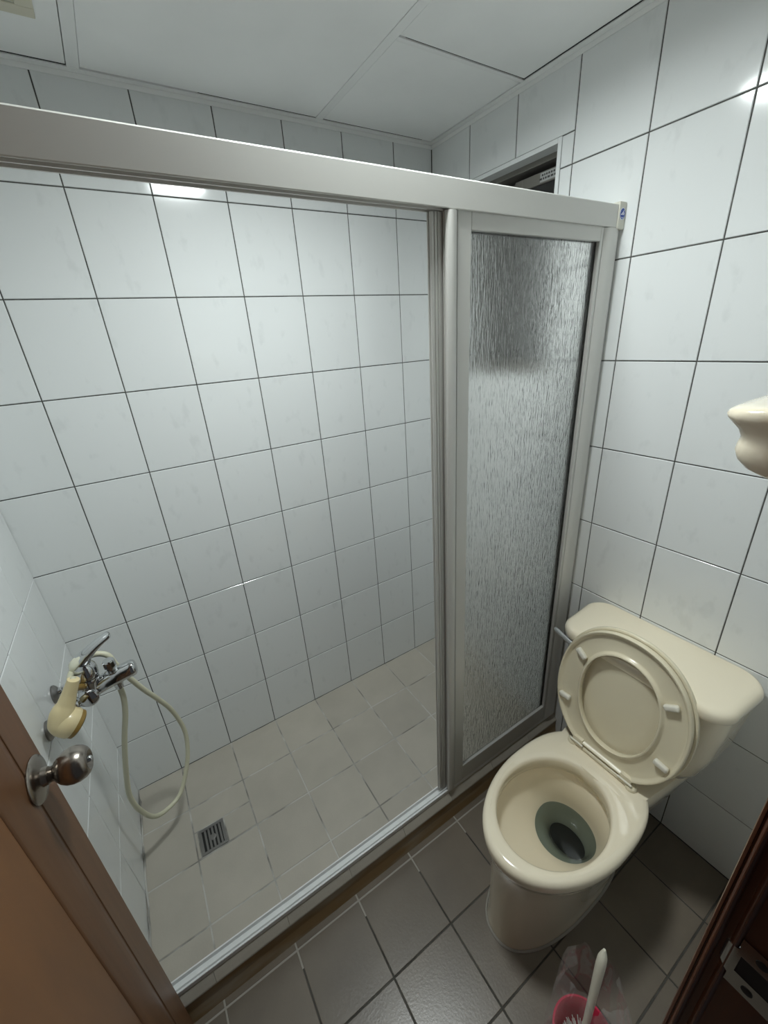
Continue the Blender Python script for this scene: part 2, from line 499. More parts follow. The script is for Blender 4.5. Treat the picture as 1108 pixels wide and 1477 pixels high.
for k, (a, b, xx) in enumerate(((y0 + 0.022, ym + 0.014, XR + 0.062), (ym - 0.014, y1 - 0.022, XR + 0.082))):
    bm = new(); rect_frame(bm, xx, xx + 0.016, a, b, z0 + 0.022, z1 - 0.040, 0.030)
    s = obj('sash', bm, M['win_alu'], win)
    bm = new(); box(bm, xx + 0.006, xx + 0.010, a + 0.026, b - 0.026, z0 + 0.048, z1 - 0.066)
    obj('pane', bm, M['glass_dark'], s)
# printed paper label on the top rail of the near sash
st = new(); box(st, XR + 0.0612, XR + 0.0618, y0 + 0.026, y0 + 0.115, z1 - 0.066, z1 - 0.043)
lab = obj('paper_label', st, M['sticker_grey'], win)
pr = new()
for r in range(2):
    yy = y0 + 0.034
    while yy < y0 + 0.108:
        w_ = random.uniform(0.004, 0.009)
        box(pr, XR + 0.0608, XR + 0.0613, yy, yy + w_, z1 - 0.061 + 0.009 * r, z1 - 0.056 + 0.009 * r)
        yy += w_ + 0.003
obj('print', pr, M['text_dark'], lab)
# dark air shaft wall outside the window
bm = new(); box(bm, XR + 0.55, XR + 0.60, -1.2, 0.5, 0.8, 3.0)
tag(obj('wall_outside', bm, M['dull_metal']), kind='structure')

# ------------------------------------------------------------------ door frame and door
JAMB_X = 0.715
frame = tag(empty('trim_2', (JAMB_X, YF, 0)), kind='structure')
tag(frame, 'dark brown wooden door frame with beaded moulding')
prof = [(DX1 + 0.03, -1.4605), (0.7185, -1.4605), (0.7158, -1.4613), (0.7150, -1.4635)]
def bead(yc, r, h):
    return [(0.7150 - h * math.sin(math.pi * k / 6), yc + r - 2 * r * k / 6) for k in range(7)]
prof += [(0.7165, -1.4640), (0.7165, -1.4650)] + bead(-1.4683, 0.0030, 0.0025) + [(0.7168, -1.4715), (0.7168, -1.4770)] + bead(-1.4810, 0.0026, 0.0022) + [(0.7160, -1.4840), (0.7160, -1.600), (DX1 + 0.03, -1.600)]
bm = new(); loft(bm, [[Vector((x, y, z)) for x, y in prof] for z in (0.0, DH)])
bm2 = bm
jr = obj('jamb', bm, M['jamb'], frame)
bm = new(); box(bm, DX0 - 0.035, DX0, YF - 0.13, -1.458, 0.0, DH, 0.002)
obj('jamb', bm, M['jamb'], frame)
bm = new(); box(bm, DX0 - 0.035, DX1 + 0.03, YF - 0.13, -1.458, DH, DH + 0.045, 0.002)
obj('head', bm, M['jamb'], frame)
# strike plate on the right jamb
bm = new()
SX = 0.7145
def plate_quad(ya, yb, za, zb):
    box(bm, SX - 0.0006, SX + 0.0012, min(ya, yb), max(ya, yb), min(za, zb), max(za, zb))
# a plate with a rectangular latch hole
plate_quad(-1.484, -1.520, 1.0545, 1.0780); plate_quad(-1.484, -1.520, 1.0060, 1.0285)
plate_quad(-1.484, -1.4875, 1.0285, 1.0545); plate_quad(-1.5160, -1.520, 1.0285, 1.0545)
# curved lip towards the room
lip = []
for k in range(7):
    t = k / 6
    yy = -1.4845 + 0.0110 * t; xx = SX - 0.0010 + 0.0058 * t * t
    hz = 0.0215 - 0.0075 * t
    lip.append([Vector((xx - 0.0012, yy, 1.0420 - hz)), Vector((xx - 0.0012, yy, 1.0420 + hz)), Vector((xx, yy, 1.0420 + hz)), Vector((xx, yy, 1.0420 - hz))])
loft(bm, lip)
sp = obj('strike_plate', bm, M['chrome'], frame, smooth=True, angle=40)
tag(sp, 'steel strike plate with a curved lip on the right jamb')
bm = new(); box(bm, SX + 0.0005, SX + 0.0030, -1.5160, -1.4875, 1.0285, 1.0545)
obj('latch_hole', bm, M['black'], sp)
for zz in (1.0660, 1.0170):
    bm = new(); lathe(bm, (SX - 0.0003, -1.5000, zz), (-1, 0, 0), [(0, 0.0045), (0.0008, 0.0045), (0.0010, 0.003)], 16)
    obj('screw', bm, M['black'], sp, smooth=True, angle=30)

PA, PB = Vector((0.108, -0.790, 0)), Vector((0.048, -1.450, 0))
ex = (PA - PB).normalized(); DW = (PA - PB).length
door = tag(empty('door_1', (PB.x, PB.y, 0.012), math.atan2(ex.y, ex.x)), kind='structure')
tag(door, 'brown wooden door opened inward with a round steel knob')
# local: x from hinge to free edge, visible face towards -y
DZ = 2.02
def dbox(name, x0, x1, y0, y1, z0, z1, m, bev=0.0015):
    bm = new(); box(bm, x0, x1, y0, y1, z0, z1, bev, 2)
    return obj(name, bm, m, door, local=True)
dbox('stile', DW - 0.0585, DW, 0.0, 0.036, 0, DZ, M['door_wood'])
dbox('stile', 0.0, 0.0585, 0.0, 0.036, 0, DZ, M['door_wood'])
dbox('rail', 0.059, DW - 0.059, 0.0, 0.036, 0, 0.12, M['door_wood'])
dbox('rail', 0.059, DW - 0.059, 0.0, 0.036, DZ - 0.10, DZ, M['door_wood'])
# ogee moulding around the sunk panel
def ogee_ring(off, dep):
    a, b, c, d = 0.059 + off, DW - 0.059 - off, 0.12 + off, DZ - 0.10 - off
    return [Vector((a, dep, c)), Vector((b, dep, c)), Vector((b, dep, d)), Vector((a, dep, d))]
og = [(0.0, 0.030), (0.0, 0.0012), (0.0022, 0.0020), (0.004, 0.0004), (0.012, -0.0002), (0.022, 0.0008), (0.034, 0.0034), (0.046, 0.0072), (0.056, 0.0094), (0.0595, 0.0130), (0.061, 0.030)]
bm = new(); loft(bm, [ogee_ring(o_, d_) for o_, d_ in og], False, False)
obj('moulding', bm, M['door_wood'], door, smooth=True, local=True, angle=40)
dbox('panel', 0.118, DW - 0.118, 0.0120, 0.030, 0.18, DZ - 0.16, M['door_panel'])
# round knob with rosette and privacy button
KX, KZ = DW - 0.0415, 1.0155 - 0.012
bm = new()
ko = (KX, 0.0, KZ)
lathe(bm, ko, (0, -1, 0), [(0.005, 0.0115), (0.022, 0.0115), (0.024, 0.013), (0.026, 0.0165), (0.031, 0.0215), (0.038, 0.0255), (0.046, 0.0275), (0.054, 0.0272), (0.062, 0.0245), (0.067, 0.0205), (0.0695, 0.0165), (0.0695, 0.0135), (0.066, 0.0105), (0.064, 0.004)], 40)
knob = obj('knob', bm, M['steel'], door, smooth=True, local=True, angle=50)
tag(knob, 'round brushed steel door knob')
bm = new()
lathe(bm, ko, (0, -1, 0), [(0.0, 0.0360), (0.002, 0.0365), (0.004, 0.035), (0.0065, 0.024), (0.009, 0.0145), (0.016, 0.0128)], 40)
obj('rosette', bm, M['steel'], knob, smooth=True, local=True, angle=50)
bm = new(); lathe(bm, (KX, 0, KZ), (0, -1, 0), [(0.060, 0.0050), (0.071, 0.0048), (0.0725, 0.0035)], 20)
obj('lock_button', bm, M['chrome'], knob, smooth=True, local=True, angle=40)

# ------------------------------------------------------------------ ceiling lamp
lamp = tag(empty('ceiling_light', (LAMP_POS[0], LAMP_POS[1], ZC)), 'round recessed white ceiling light above the toilet and shower rail', 'light')
LO_ = (LAMP_POS[0], LAMP_POS[1], ZC)
bm = new(); lathe(bm, LO_, (0, 0, -1), [(-LAMP_RECESS - 0.004, LAMP_R), (0.001, LAMP_R + 0.001), (0.004, LAMP_R + 0.004), (0.004, LAMP_R + 0.012), (0.0006, LAMP_R + 0.016)], 56, False, False)
obj('ring', bm, M['ceiling_strip'], lamp, smooth=True, angle=30)
bm = new(); lathe(bm, LO_, (0, 0, -1), [(-LAMP_RECESS - 0.002, LAMP_R - 0.0005), (-LAMP_RECESS, LAMP_R - 0.0015)], 56)
obj('diffuser', bm, emit('lamp_glow', LAMP_COLOR, LAMP_STRENGTH), lamp)

# cream ventilation cover at the ceiling's back left
vent = tag(empty('ventilation_cover', (0.22, -0.36, ZC)), 'cream square ventilation cover on the ceiling at back left', 'vent')
vx0, vx1, vy0, vy1 = 0.12, 0.418, -0.47, -0.174
bm = new()
box(bm, vx0, vx1, vy0, vy0 + 0.03, ZC - 0.003, ZC - 0.0002, 0.001); box(bm, vx0, vx1, vy1 - 0.03, vy1, ZC - 0.003, ZC - 0.0002, 0.001)
box(bm, vx0, vx0 + 0.03, vy0 + 0.03, vy1 - 0.03, ZC - 0.003, ZC - 0.0002, 0.001); box(bm, vx1 - 0.03, vx1, vy0 + 0.03, vy1 - 0.03, ZC - 0.003, ZC - 0.0002, 0.001)
obj('frame', bm, M['cream_plastic'], vent)
for k in range(12):
    bm = new(); yy = vy0 + 0.034 + k * 0.0195
    box(bm, vx0 + 0.03, vx1 - 0.03, yy, yy + 0.012, ZC - 0.0028, ZC - 0.0004, 0.0006)
    obj('louvre', bm, M['cream_plastic'], vent)

# ------------------------------------------------------------------ shower enclosure
enc = tag(empty('shower_enclosure', (0.8, -0.75, 0.109)), 'white aluminium shower screen with frosted sliding panels pushed right', 'shower screen')
RZ0, RZ1 = 1.8185, 1.868
# header rail: profile in (y, z), two channels underneath
rp = [(-0.7655, RZ1), (-0.7672, RZ1 - 0.0008), (-0.768, RZ1 - 0.0025), (-0.768, RZ0 + 0.0015), (-0.7665, RZ0),
      (-0.7650, RZ0), (-0.7650, RZ0 + 0.013), (-0.7505, RZ0 + 0.013), (-0.7505, RZ0), (-0.7475, RZ0), (-0.7475, RZ0 + 0.013), (-0.7325, RZ0 + 0.013), (-0.7325, RZ0), (-0.7295, RZ0), (-0.7295, RZ1)]
bm = new(); loft(bm, [[Vector((x, y, z)) for y, z in rp] for x in (0.0, 1.5300)])
obj('header_rail', bm, M['alu'], enc)
# bottom track
tp = [(-0.7605, 0.1090), (-0.7605, 0.1230), (-0.7590, 0.1240), (-0.7580, 0.1145), (-0.7515, 0.1145), (-0.7505, 0.1215), (-0.7475, 0.1215), (-0.7465, 0.1145), (-0.7345, 0.1145), (-0.7335, 0.1265), (-0.7300, 0.1265), (-0.7300, 0.1090)]
bm = new(); loft(bm, [[Vector((x, y, z)) for y, z in tp] for x in (0.022, XR - 0.001)])
obj('bottom_track', bm, M['alu_track'], enc)
# wall jamb with a rounded front
jp = [(XR - 0.0015, -0.729), (1.492, -0.729), (1.490, -0.742), (1.490, -0.752), (1.491, -0.762), (1.500, -0.7675), (1.516, -0.770), (1.535, -0.7685), (1.548, -0.765), (XR - 0.0015, -0.760)]
bm = new(); loft(bm, [[Vector((x, y, z)) for x, y in jp] for z in (0.1272, RZ0 - 0.0010)])
obj('wall_jamb', bm, M['alu'], enc, smooth=True, angle=28)
# end cap with its blue badge
bm = new(); box(bm, 1.5302, XR - 0.0012, -0.7715, -0.7275, 1.8152, 1.8735, 0.0025, 3)
cap = obj('end_cap', bm, M['cap'], enc); tag(cap, 'beige plastic end cap with a blue oval badge')
bc = (1.5438, -0.7717, 1.8475)
def flat_poly(bm, pts2, y, th=0.0004, mi=0):
    a = [bm.verts.new((px, y, pz)) for px, pz in pts2]; b = [bm.verts.new((px, y - th, pz)) for px, pz in pts2]
    n = len(pts2)
    fs = [bm.faces.new(a), bm.faces.new(list(reversed(b)))]
    for i in range(n):
        fs.append(bm.faces.new((a[i], b[i], b[(i + 1) % n], a[(i + 1) % n])))
    for f in fs: f.material_index = mi
def ell(rx, rz, n=28, cx=bc[0], cz=bc[2]):
    return [(cx + rx * math.cos(2 * math.pi * k / n), cz + rz * math.sin(2 * math.pi * k / n)) for k in range(n)]
bm = new()
flat_poly(bm, ell(0.0112, 0.0128), bc[1], 0.0003, 1)
flat_poly(bm, ell(0.0100, 0.0116), bc[1] - 0.0003, 0.0002, 0)
def rel(l): return [(bc[0] + a * 0.01, bc[2] + b * 0.0116) for a, b in l]
flat_poly(bm, rel([(-0.78, -0.22), (-0.02, 0.30), (0.42, 0.72), (0.50, 0.66), (0.16, -0.02), (0.62, 0.34), (0.60, -0.20)]), bc[1] - 0.0005, 0.0002, 1)
flat_poly(bm, rel([(-0.30, -0.16), (-0.02, 0.10), (0.02, -0.14)]), bc[1] - 0.0007, 0.0001, 0)
flat_poly(bm, rel([(0.26, -0.12), (0.40, 0.06), (0.44, -0.12)]), bc[1] - 0.0007, 0.0001, 0)
flat_poly(bm, rel([(-0.45, -0.62), (-0.1, -0.82), (0.3, -0.80), (0.55, -0.55), (0.46, -0.53), (0.25, -0.70), (-0.08, -0.72), (-0.38, -0.56)]), bc[1] - 0.0005, 0.0002, 1)
obj('badge', bm, [M['blue'], M['white']], cap)

def sliding_panel(x0, x1, yc, rounded):
    z0, z1 = 0.1270, RZ0 + 0.008
    bm = new()
    if rounded:
        # handle stile: rounded front nose, grooved side
        sp_ = [(x0 + 0.026, yc + 0.0045), (x0 + 0.002, yc + 0.0045), (x0 + 0.002, yc + 0.0015), (x0 + 0.004, yc + 0.001), (x0 + 0.004, yc - 0.001), (x0 + 0.001, yc - 0.0015),
               (x0, yc - 0.006), (x0 + 0.002, yc - 0.0105), (x0 + 0.007, yc - 0.0135), (x0 + 0.013, yc - 0.0145), (x0 + 0.019, yc - 0.0135), (x0 + 0.0245, yc - 0.0105), (x0 + 0.026, yc - 0.007)]
        loft(bm, [[Vector((x, y, z)) for x, y in sp_] for z in (0.1270, RZ0 - 0.0015)])
    else:
        sp_ = [(x0 + 0.030, yc + 0.007), (x0 + 0.002, yc + 0.007), (x0, yc + 0.005), (x0, yc + 0.002), (x0 + 0.003, yc + 0.001), (x0 + 0.003, yc - 0.002), (x0, yc - 0.003), (x0, yc - 0.006), (x0 + 0.002, yc - 0.0075), (x0 + 0.0065, yc - 0.0075), (x0 + 0.0070, yc - 0.0050), (x0 + 0.0095, yc - 0.0050), (x0 + 0.0100, yc - 0.0075), (x0 + 0.0145, yc - 0.0075), (x0 + 0.0150, yc - 0.0050), (x0 + 0.0175, yc - 0.0050), (x0 + 0.0180, yc - 0.0075), (x0 + 0.030, yc - 0.0075)]
        loft(bm, [[Vector((x, y, z)) for x, y in sp_] for z in (0.1270, RZ0 - 0.0015)])
    hs = obj('handle_stile', bm, M['alu'], enc, smooth=True, angle=35)
    fx0 = x0 + 0.030
    bm = new()
    box(bm, fx0, fx0 + 0.037, yc - 0.0065, yc + 0.0055, 0.1270, z1, 0.0012)
    box(bm, x1 - 0.011, x1, yc - 0.0065, yc + 0.0055, 0.1270, z1, 0.0012)
    box(bm, fx0 + 0.037, x1 - 0.011, yc - 0.0065, yc + 0.0055, 1.788, z1, 0.0012)
    box(bm, fx0 + 0.037, x1 - 0.011, yc - 0.0065, yc + 0.0055, 0.1270, 0.198 if rounded else 0.160, 0.0012)
    fr = obj('panel_frame', bm, M['alu'], enc)
    bm = new(); box(bm, fx0 + 0.034, x1 - 0.008, yc + 0.0028, yc + 0.0050, 0.193 if rounded else 0.155, 1.791)
    p = obj('frosted_pane', bm, M['frosted'], fr)
    return fr
sliding_panel(0.978, 1.4895, -0.7560, True)
sliding_panel(0.953, 1.4895, -0.7400, False)

# ------------------------------------------------------------------ floor drain in the shower
dr = tag(empty('floor_drain', (0.237, -0.349, 0)), 'small square steel floor drain in the grey shower floor', 'drain')
x0, x1, y0, y1 = DRAIN
g = 0.002
bm = new()
box(bm, x0 + g, x1 - g, y0 + g, y0 + 0.012, -0.0006, 0.0012, 0.0004); box(bm, x0 + g, x1 - g, y1 - 0.012, y1 - g, -0.0006, 0.0012, 0.0004)
box(bm, x0 + g, x0 + 0.012, y0 + 0.012, y1 - 0.012, -0.0006, 0.0012, 0.0004); box(bm, x1 - 0.012, x1 - g, y0 + 0.012, y1 - 0.012, -0.0006, 0.0012, 0.0004)
obj('rim', bm, M['dull_metal'], dr)
bm = new(); box(bm, x0 + 0.010, x1 - 0.010, y0 + 0.010, y1 - 0.010, -0.0006, -0.0002)
obj('pit', bm, M['black'], dr)
for k in range(5):
    bm = new(); xx = x0 + 0.012 + 0.0075 + k * 0.0122
    box(bm, xx, xx + 0.0066, y0 + 0.0125, y1 - 0.0125, -0.0002, 0.0009, 0.0003)
    obj('bar', bm, M['dull_metal'], dr)
bm = new(); lathe(bm, ((x0 + x1) / 2, (y0 + y1) / 2, -0.0001), (0, 0, 1), [(0, 0.011), (0.0012, 0.011), (0.0016, 0.009)], 20)
obj('centre_boss', bm, M['dull_metal'], dr, smooth=True, angle=30)

# ------------------------------------------------------------------ shower mixer on the left wall
mix = tag(empty('shower_mixer', (0.008, -0.375, 0.80)), 'chrome single lever shower mixer on the left tiled wall', 'faucet')
bm = new()
BZ = 0.812
tube(bm, smooth_path([(0.101, -0.420, BZ), (0.101, -0.400, BZ), (0.102, -0.375, BZ + 0.002), (0.101, -0.350, BZ), (0.101, -0.330, BZ)], 4), [0.016, 0.0215, 0.0225, 0.023] + [0.0235] * 9 + [0.023, 0.0225, 0.0215, 0.016], 24)
lathe(bm, (0.101, -0.385, BZ - 0.020), (0.12, 0, 1), [(0, 0.012), (0.006, 0.021), (0.03, 0.0245), (0.056, 0.0255), (0.064, 0.0262), (0.067, 0.0250)], 28)
tube(bm, smooth_path([(0.105, -0.384, 0.814), (0.130, -0.384, 0.821), (0.165, -0.385, 0.829), (0.196, -0.386, 0.834), (0.207, -0.386, 0.8355), (0.2145, -0.386, 0.836)], 4), [0.022] * 5 + [0.0225] * 5 + [0.022] * 5 + [0.0215] * 2 + [0.020, 0.0185, 0.0155, 0.010], 24)
body = obj('body', bm, M['chrome'], mix, smooth=True, angle=45)
for yw, yb in ((-0.422, -0.409), (-0.287, -0.341)):
    bm = new(); tube(bm, smooth_path([(0.013, yw, BZ - 0.036), (0.036, yw, BZ - 0.030), (0.052, yb, BZ - 0.004), (0.086, yb, BZ)], 4), 0.0105, 16)
    lathe(bm, (0.058, yb, BZ - 0.003), (1, 0, 0.04), [(0, 0.013), (0.002, 0.0165), (0.018, 0.0165), (0.022, 0.013)], 8)
    obj('inlet', bm, M['chrome'], mix, smooth=True, angle=40)
    bm = new(); lathe(bm, (0.0055, yw, BZ - 0.037), (1, 0, 0.0), [(0, 0.025), (0.004, 0.025), (0.010, 0.019), (0.013, 0.012)], 28)
    obj('escutcheon', bm, M['dull_metal'], mix, smooth=True, angle=40)
# lever with its pale sticker
bm = new()
lathe(bm, (0.1095, -0.385, 0.8610), (0.12, 0, 1), [(0, 0.0255), (0.003, 0.0262), (0.018, 0.0255), (0.030, 0.0225), (0.038, 0.015)], 28)
lv = smooth_path([(0.084, -0.385, 0.886), (0.092, -0.385, 0.902), (0.108, -0.385, 0.916), (0.130, -0.385, 0.931), (0.155, -0.385, 0.945), (0.176, -0.385, 0.9545), (0.186, -0.385, 0.957)], 4)
lth = [0.012, 0.019, 0.0225, 0.0235, 0.024, 0.0235, 0.022, 0.0205, 0.019, 0.0175, 0.016, 0.0145, 0.013, 0.0117, 0.0105, 0.0095, 0.0086, 0.0078, 0.0071, 0.0065, 0.006, 0.0055, 0.005, 0.004, 0.002]
lw = [0.010, 0.0150, 0.0170, 0.0180, 0.0185, 0.0185, 0.018, 0.0175, 0.017, 0.016, 0.0152, 0.0145, 0.0138, 0.013, 0.0125, 0.012, 0.0116, 0.0112, 0.011, 0.0108, 0.0105, 0.010, 0.009, 0.007, 0.003]
lrings = []
CPHI, SPHI = math.cos(math.radians(35)), math.sin(math.radians(35))
def sp2(v): return math.copysign(abs(v) ** 0.7, v)
for i_, p in enumerate(lv):
    t = (lv[min(i_ + 1, len(lv) - 1)] - lv[max(i_ - 1, 0)]).normalized()
    b = Vector((0, 1, 0)); a = t.cross(b).normalized()
    if a.z > 0: a = -a                                   # points to the lever's underside
    a, b = a * CPHI + b * SPHI, b * CPHI - a * SPHI      # rolled towards the room
    th = lth[i_]
    lrings.append([p + b * lw[i_] * sp2(math.cos(2 * math.pi * k / 20)) + a * th * (0.9 * (1 - math.sin(2 * math.pi * k / 20)) - 0.15) for k in range(20)])
loft(bm, lrings)
lever = obj('lever', bm, M['chrome'], mix, smooth=True, angle=45)
bm = new()
srings = []
for i_ in range(1, 10):
    p = lv[i_]
    t = (lv[i_ + 1] - lv[i_ - 1]).normalized()
    b = Vector((0, 1, 0)); a = b.cross(t).normalized()
    if a.z < 0: a = -a
    a, b = a * CPHI - b * SPHI, b * CPHI + a * SPHI
    w_ = lw[i_] * 0.66 * min(1.0, 0.35 + 0.35 * (i_ - 1), 0.30 + 0.30 * (9 - i_))
    th = lth[i_]
    prof_ = [(q, 0.9 * (1 - math.sqrt(max(0, 1 - abs(0.62 * q) ** (2 / 0.7)))) - 0.15) for q in (-1, -0.5, 0, 0.5, 1)]
    srings.append([p + b * q * w_ - a * (th * d_ - 0.0009) for q, d_ in prof_] + [p + b * q * w_ - a * (th * 0.6) for q in (1, -1)])
loft(bm, srings)
obj('sticker', bm, M['sticker_cream'], lever, smooth=True)
# diverter knob on top of the spout
bm = new(); lathe(bm, (0.161, -0.385, 0.848), (0, 0, 1), [(0, 0.018), (0.003, 0.018), (0.006, 0.0105), (0.014, 0.0105), (0.016, 0.0145), (0.032, 0.0145), (0.035, 0.012)], 10)
obj('diverter_knob', bm, M['chrome'], mix, smooth=True, angle=35)
bm = new(); lathe(bm, (0.163, -0.384, 0.811), (0, 0, -1), [(0, 0.012), (0.010, 0.012), (0.011, 0.0105), (0.022, 0.0100)], 18)
obj('hose_outlet', bm, M['chrome'], mix, smooth=True, angle=35)
# index button and cradle that carries the hand shower
bm = new(); lathe(bm, (0.1060, -0.4085, 0.836), (0.25, -1, 0.1), [(-0.003, 0.0075), (0.0018, 0.0075), (0.0026, 0.006), (0.0020, 0.003)], 20)
obj('index_button', bm, M['dull_metal'], mix, smooth=True, angle=35)
bm = new(); tube(bm, smooth_path([(0.098, -0.405, 0.848), (0.094, -0.422, 0.862), (0.0905, -0.438, 0.874), (0.0890, -0.446, 0.880)], 4), 0.0085, 12)
obj('cradle', bm, M['brown_ring'], mix, smooth=True, angle=35)

# hand shower hanging head down in the cradle
hsr = tag(empty('hand_shower', (0.07, -0.468, 0.80)), 'yellowed cream hand shower hanging head down beside the chrome mixer', 'shower head')
bm = new()
hp = [(0.1010, -0.458, 0.914), (0.0935, -0.459, 0.900), (0.0830, -0.461, 0.882), (0.0715, -0.465, 0.862), (0.0600, -0.469, 0.845), (0.0545, -0.472, 0.824), (0.0555, -0.474, 0.808), (0.0580, -0.475, 0.798)]
rr = [0.0125, 0.0140, 0.0155, 0.0185, 0.0250, 0.0300, 0.0275, 0.0140]
sp_ = smooth_path(hp, 5)
rad = []
for i in range(len(sp_)):
    f = i / 5; a = min(int(f), len(rr) - 2); rad.append(rr[a] + (rr[a + 1] - rr[a]) * (f - a))
tube(bm, sp_, rad, 22)
hax = Vector((0.66, -0.06, -0.72)).normalized()
hc = Vector((0.0535, -0.4725, 0.8260))
lathe(bm, hc, hax, [(-0.018, 0.010), (-0.012, 0.022), (-0.003, 0.030), (0.008, 0.0335), (0.022, 0.0340), (0.026, 0.0325)], 32)
obj('body', bm, M['yellow_plastic'], hsr, smooth=True, angle=50)
bm = new(); lathe(bm, hc + hax * 0.0255, hax, [(0, 0.0322), (0.009, 0.0315), (0.012, 0.028), (0.0125, 0.010)], 32)
obj('face_ring', bm, M['brown_ring'], hsr, smooth=True, angle=40)

# shower hose
bm = new()
hose = [(0.163, -0.383, 0.792), (0.160, -0.380, 0.745), (0.149, -0.376, 0.690), (0.128, -0.372, 0.620), (0.110, -0.368, 0.550), (0.090, -0.362, 0.460), (0.076, -0.352, 0.375), (0.079, -0.338, 0.290),
        (0.100, -0.318, 0.205), (0.135, -0.290, 0.170), (0.180, -0.262, 0.173), (0.215, -0.235, 0.225), (0.240, -0.215, 0.290), (0.2520, -0.205, 0.370), (0.247, -0.215, 0.450), (0.236, -0.238, 0.530),
        (0.219, -0.272, 0.610), (0.199, -0.305, 0.690), (0.180, -0.330, 0.770), (0.167, -0.347, 0.835), (0.158, -0.344, 0.870), (0.136, -0.340, 0.884), (0.112, -0.344, 0.884), (0.087, -0.366, 0.882), (0.084, -0.410, 0.890), (0.0925, -0.442, 0.905), (0.1000, -0.457, 0.9130)]
tube(bm, smooth_path(hose, 6), 0.0072, 14)
tag(obj('shower_hose', bm, M['hose'], None, smooth=True), 'pale flexible shower hose looping down towards the shower floor', 'hose')

# ------------------------------------------------------------------ toilet
TY = -1.090
toilet = tag(empty('toilet', (1.15, TY, 0.0)), 'cream two-piece toilet with its seat raised against the right wall', 'toilet')
NR = 72
def egg(xc, af, ar, hw, z, ef=2.0, er=2.0, yc=TY):
    """outline: af/ar reach towards the front (-x) / the back (+x)"""
    pts = []
    for k in range(NR):
        t = 2 * math.pi * k / NR
        c, s = math.cos(t), math.sin(t)
        e = ef if c < 0 else er
        cx_ = math.copysign(abs(c) ** (2 / e), c); sy = math.copysign(abs(s) ** (2 / e), s)
        pts.append(Vector((xc + cx_ * (af if c < 0 else ar), yc + sy * hw, z)))
    return pts
def outer(sc_, z, dz=0):
    return egg(1.125, 0.268 + sc_, 0.228 + sc_ * 0.5, 0.172 + sc_, z, 2.0, 2.7)
rings = [
    egg(1.178, 0.010, 0.010, 0.010, 0.085), egg(1.178, 0.034, 0.034, 0.046, 0.090), egg(1.178, 0.040, 0.038, 0.056, 0.120), egg(1.176, 0.052, 0.048, 0.066, 0.155), egg(1.168, 0.078, 0.064, 0.080, 0.190),
    egg(1.148, 0.118, 0.084, 0.098, 0.225), egg(1.108, 0.162, 0.126, 0.122, 0.268), egg(1.078, 0.184, 0.166, 0.143, 0.308), egg(1.070, 0.188, 0.184, 0.153, 0.330), egg(1.070, 0.187, 0.184, 0.153, 0.337),
    egg(1.070, 0.172, 0.170, 0.139, 0.340), egg(1.070, 0.1655, 0.1655, 0.1345, 0.345), egg(1.070, 0.163, 0.164, 0.1330, 0.360), egg(1.070, 0.162, 0.163, 0.1325, 0.380), egg(1.070, 0.1645, 0.165, 0.1345, 0.3890), egg(1.070, 0.1700, 0.170, 0.1395, 0.3930), egg(1.075, 0.184, 0.178, 0.150, 0.3945),
    outer(-0.020, 0.3950), outer(-0.010, 0.3935), outer(-0.003, 0.3885), outer(0.0, 0.3800), outer(-0.001, 0.362), outer(-0.004, 0.350), outer(-0.010, 0.343),
    egg(1.128, 0.255, 0.225, 0.156, 0.318, 2.0, 2.6), egg(1.135, 0.256, 0.225, 0.142, 0.26, 2.0, 2.6), egg(1.140, 0.261, 0.225, 0.124, 0.16, 2.1, 2.6), egg(1.145, 0.268, 0.225, 0.112, 0.06, 2.2, 2.8), egg(1.148, 0.274, 0.225, 0.111, 0.012, 2.3, 2.8), egg(1.148, 0.275, 0.225, 0.112, 0.0012, 2.3, 2.8)]
bm = new(); loft(bm, rings)
bowl = obj('bowl', bm, M['ceramic'], toilet, smooth=True, angle=42)
# rear deck that carries the tank
def rrect(x0, x1, hw0, hw1, z, r, n=NR):
    """rounded plan shape, half width hw0 at x0 and hw1 at x1"""
    pts = []
    cor = [(x1 - r, hw1 - r, 0), (x0 + r, hw0 - r, 90), (x0 + r, -(hw0 - r), 180), (x1 - r, -(hw1 - r), 270)]
    q = n // 4
    for cx_, cy_, a0 in cor:
        for k in range(q):
            a = math.radians(a0 + 90 * k / (q - 1))
            pts.append(Vector((cx_ + r * math.cos(a), TY + cy_ + r * math.sin(a), z)))
    return pts
bm = new()
loft(bm, [rrect(1.28, 1.535, 0.10, 0.12, 0.20, 0.03), rrect(1.25, 1.545, 0.12, 0.145, 0.30, 0.03), rrect(1.235, 1.550, 0.130, 0.160, 0.345, 0.03), rrect(1.230, 1.552, 0.132, 0.165, 0.378, 0.03), rrect(1.236, 1.550, 0.128, 0.160, 0.3935, 0.028), rrect(1.250, 1.545, 0.118, 0.150, 0.3955, 0.025)])
obj('rear_deck', bm, M['ceramic'], bowl, smooth=True, angle=60)
bm = new(); loft(bm, [egg(1.148, 0.281, 0.229, 0.118, 0.0012, 2.3, 2.8), egg(1.148, 0.281, 0.229, 0.118, 0.003, 2.3, 2.8), egg(1.148, 0.2755, 0.2255, 0.1125, 0.006, 2.3, 2.8)], False, False)
obj('caulk_ring', bm, M['caulk'], bowl, smooth=True)
# water and outlet
bm = new(); loft(bm, [egg(1.1605, 0.0920, 0.0700, 0.0862, 0.2020), egg(1.1605, 0.0920, 0.0700, 0.0862, 0.2030)])
obj('water', bm, M['water'], toilet)
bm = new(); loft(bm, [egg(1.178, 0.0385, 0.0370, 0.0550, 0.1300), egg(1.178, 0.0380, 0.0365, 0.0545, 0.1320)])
obj('outlet', bm, M['hole'], toilet, smooth=True, angle=30)
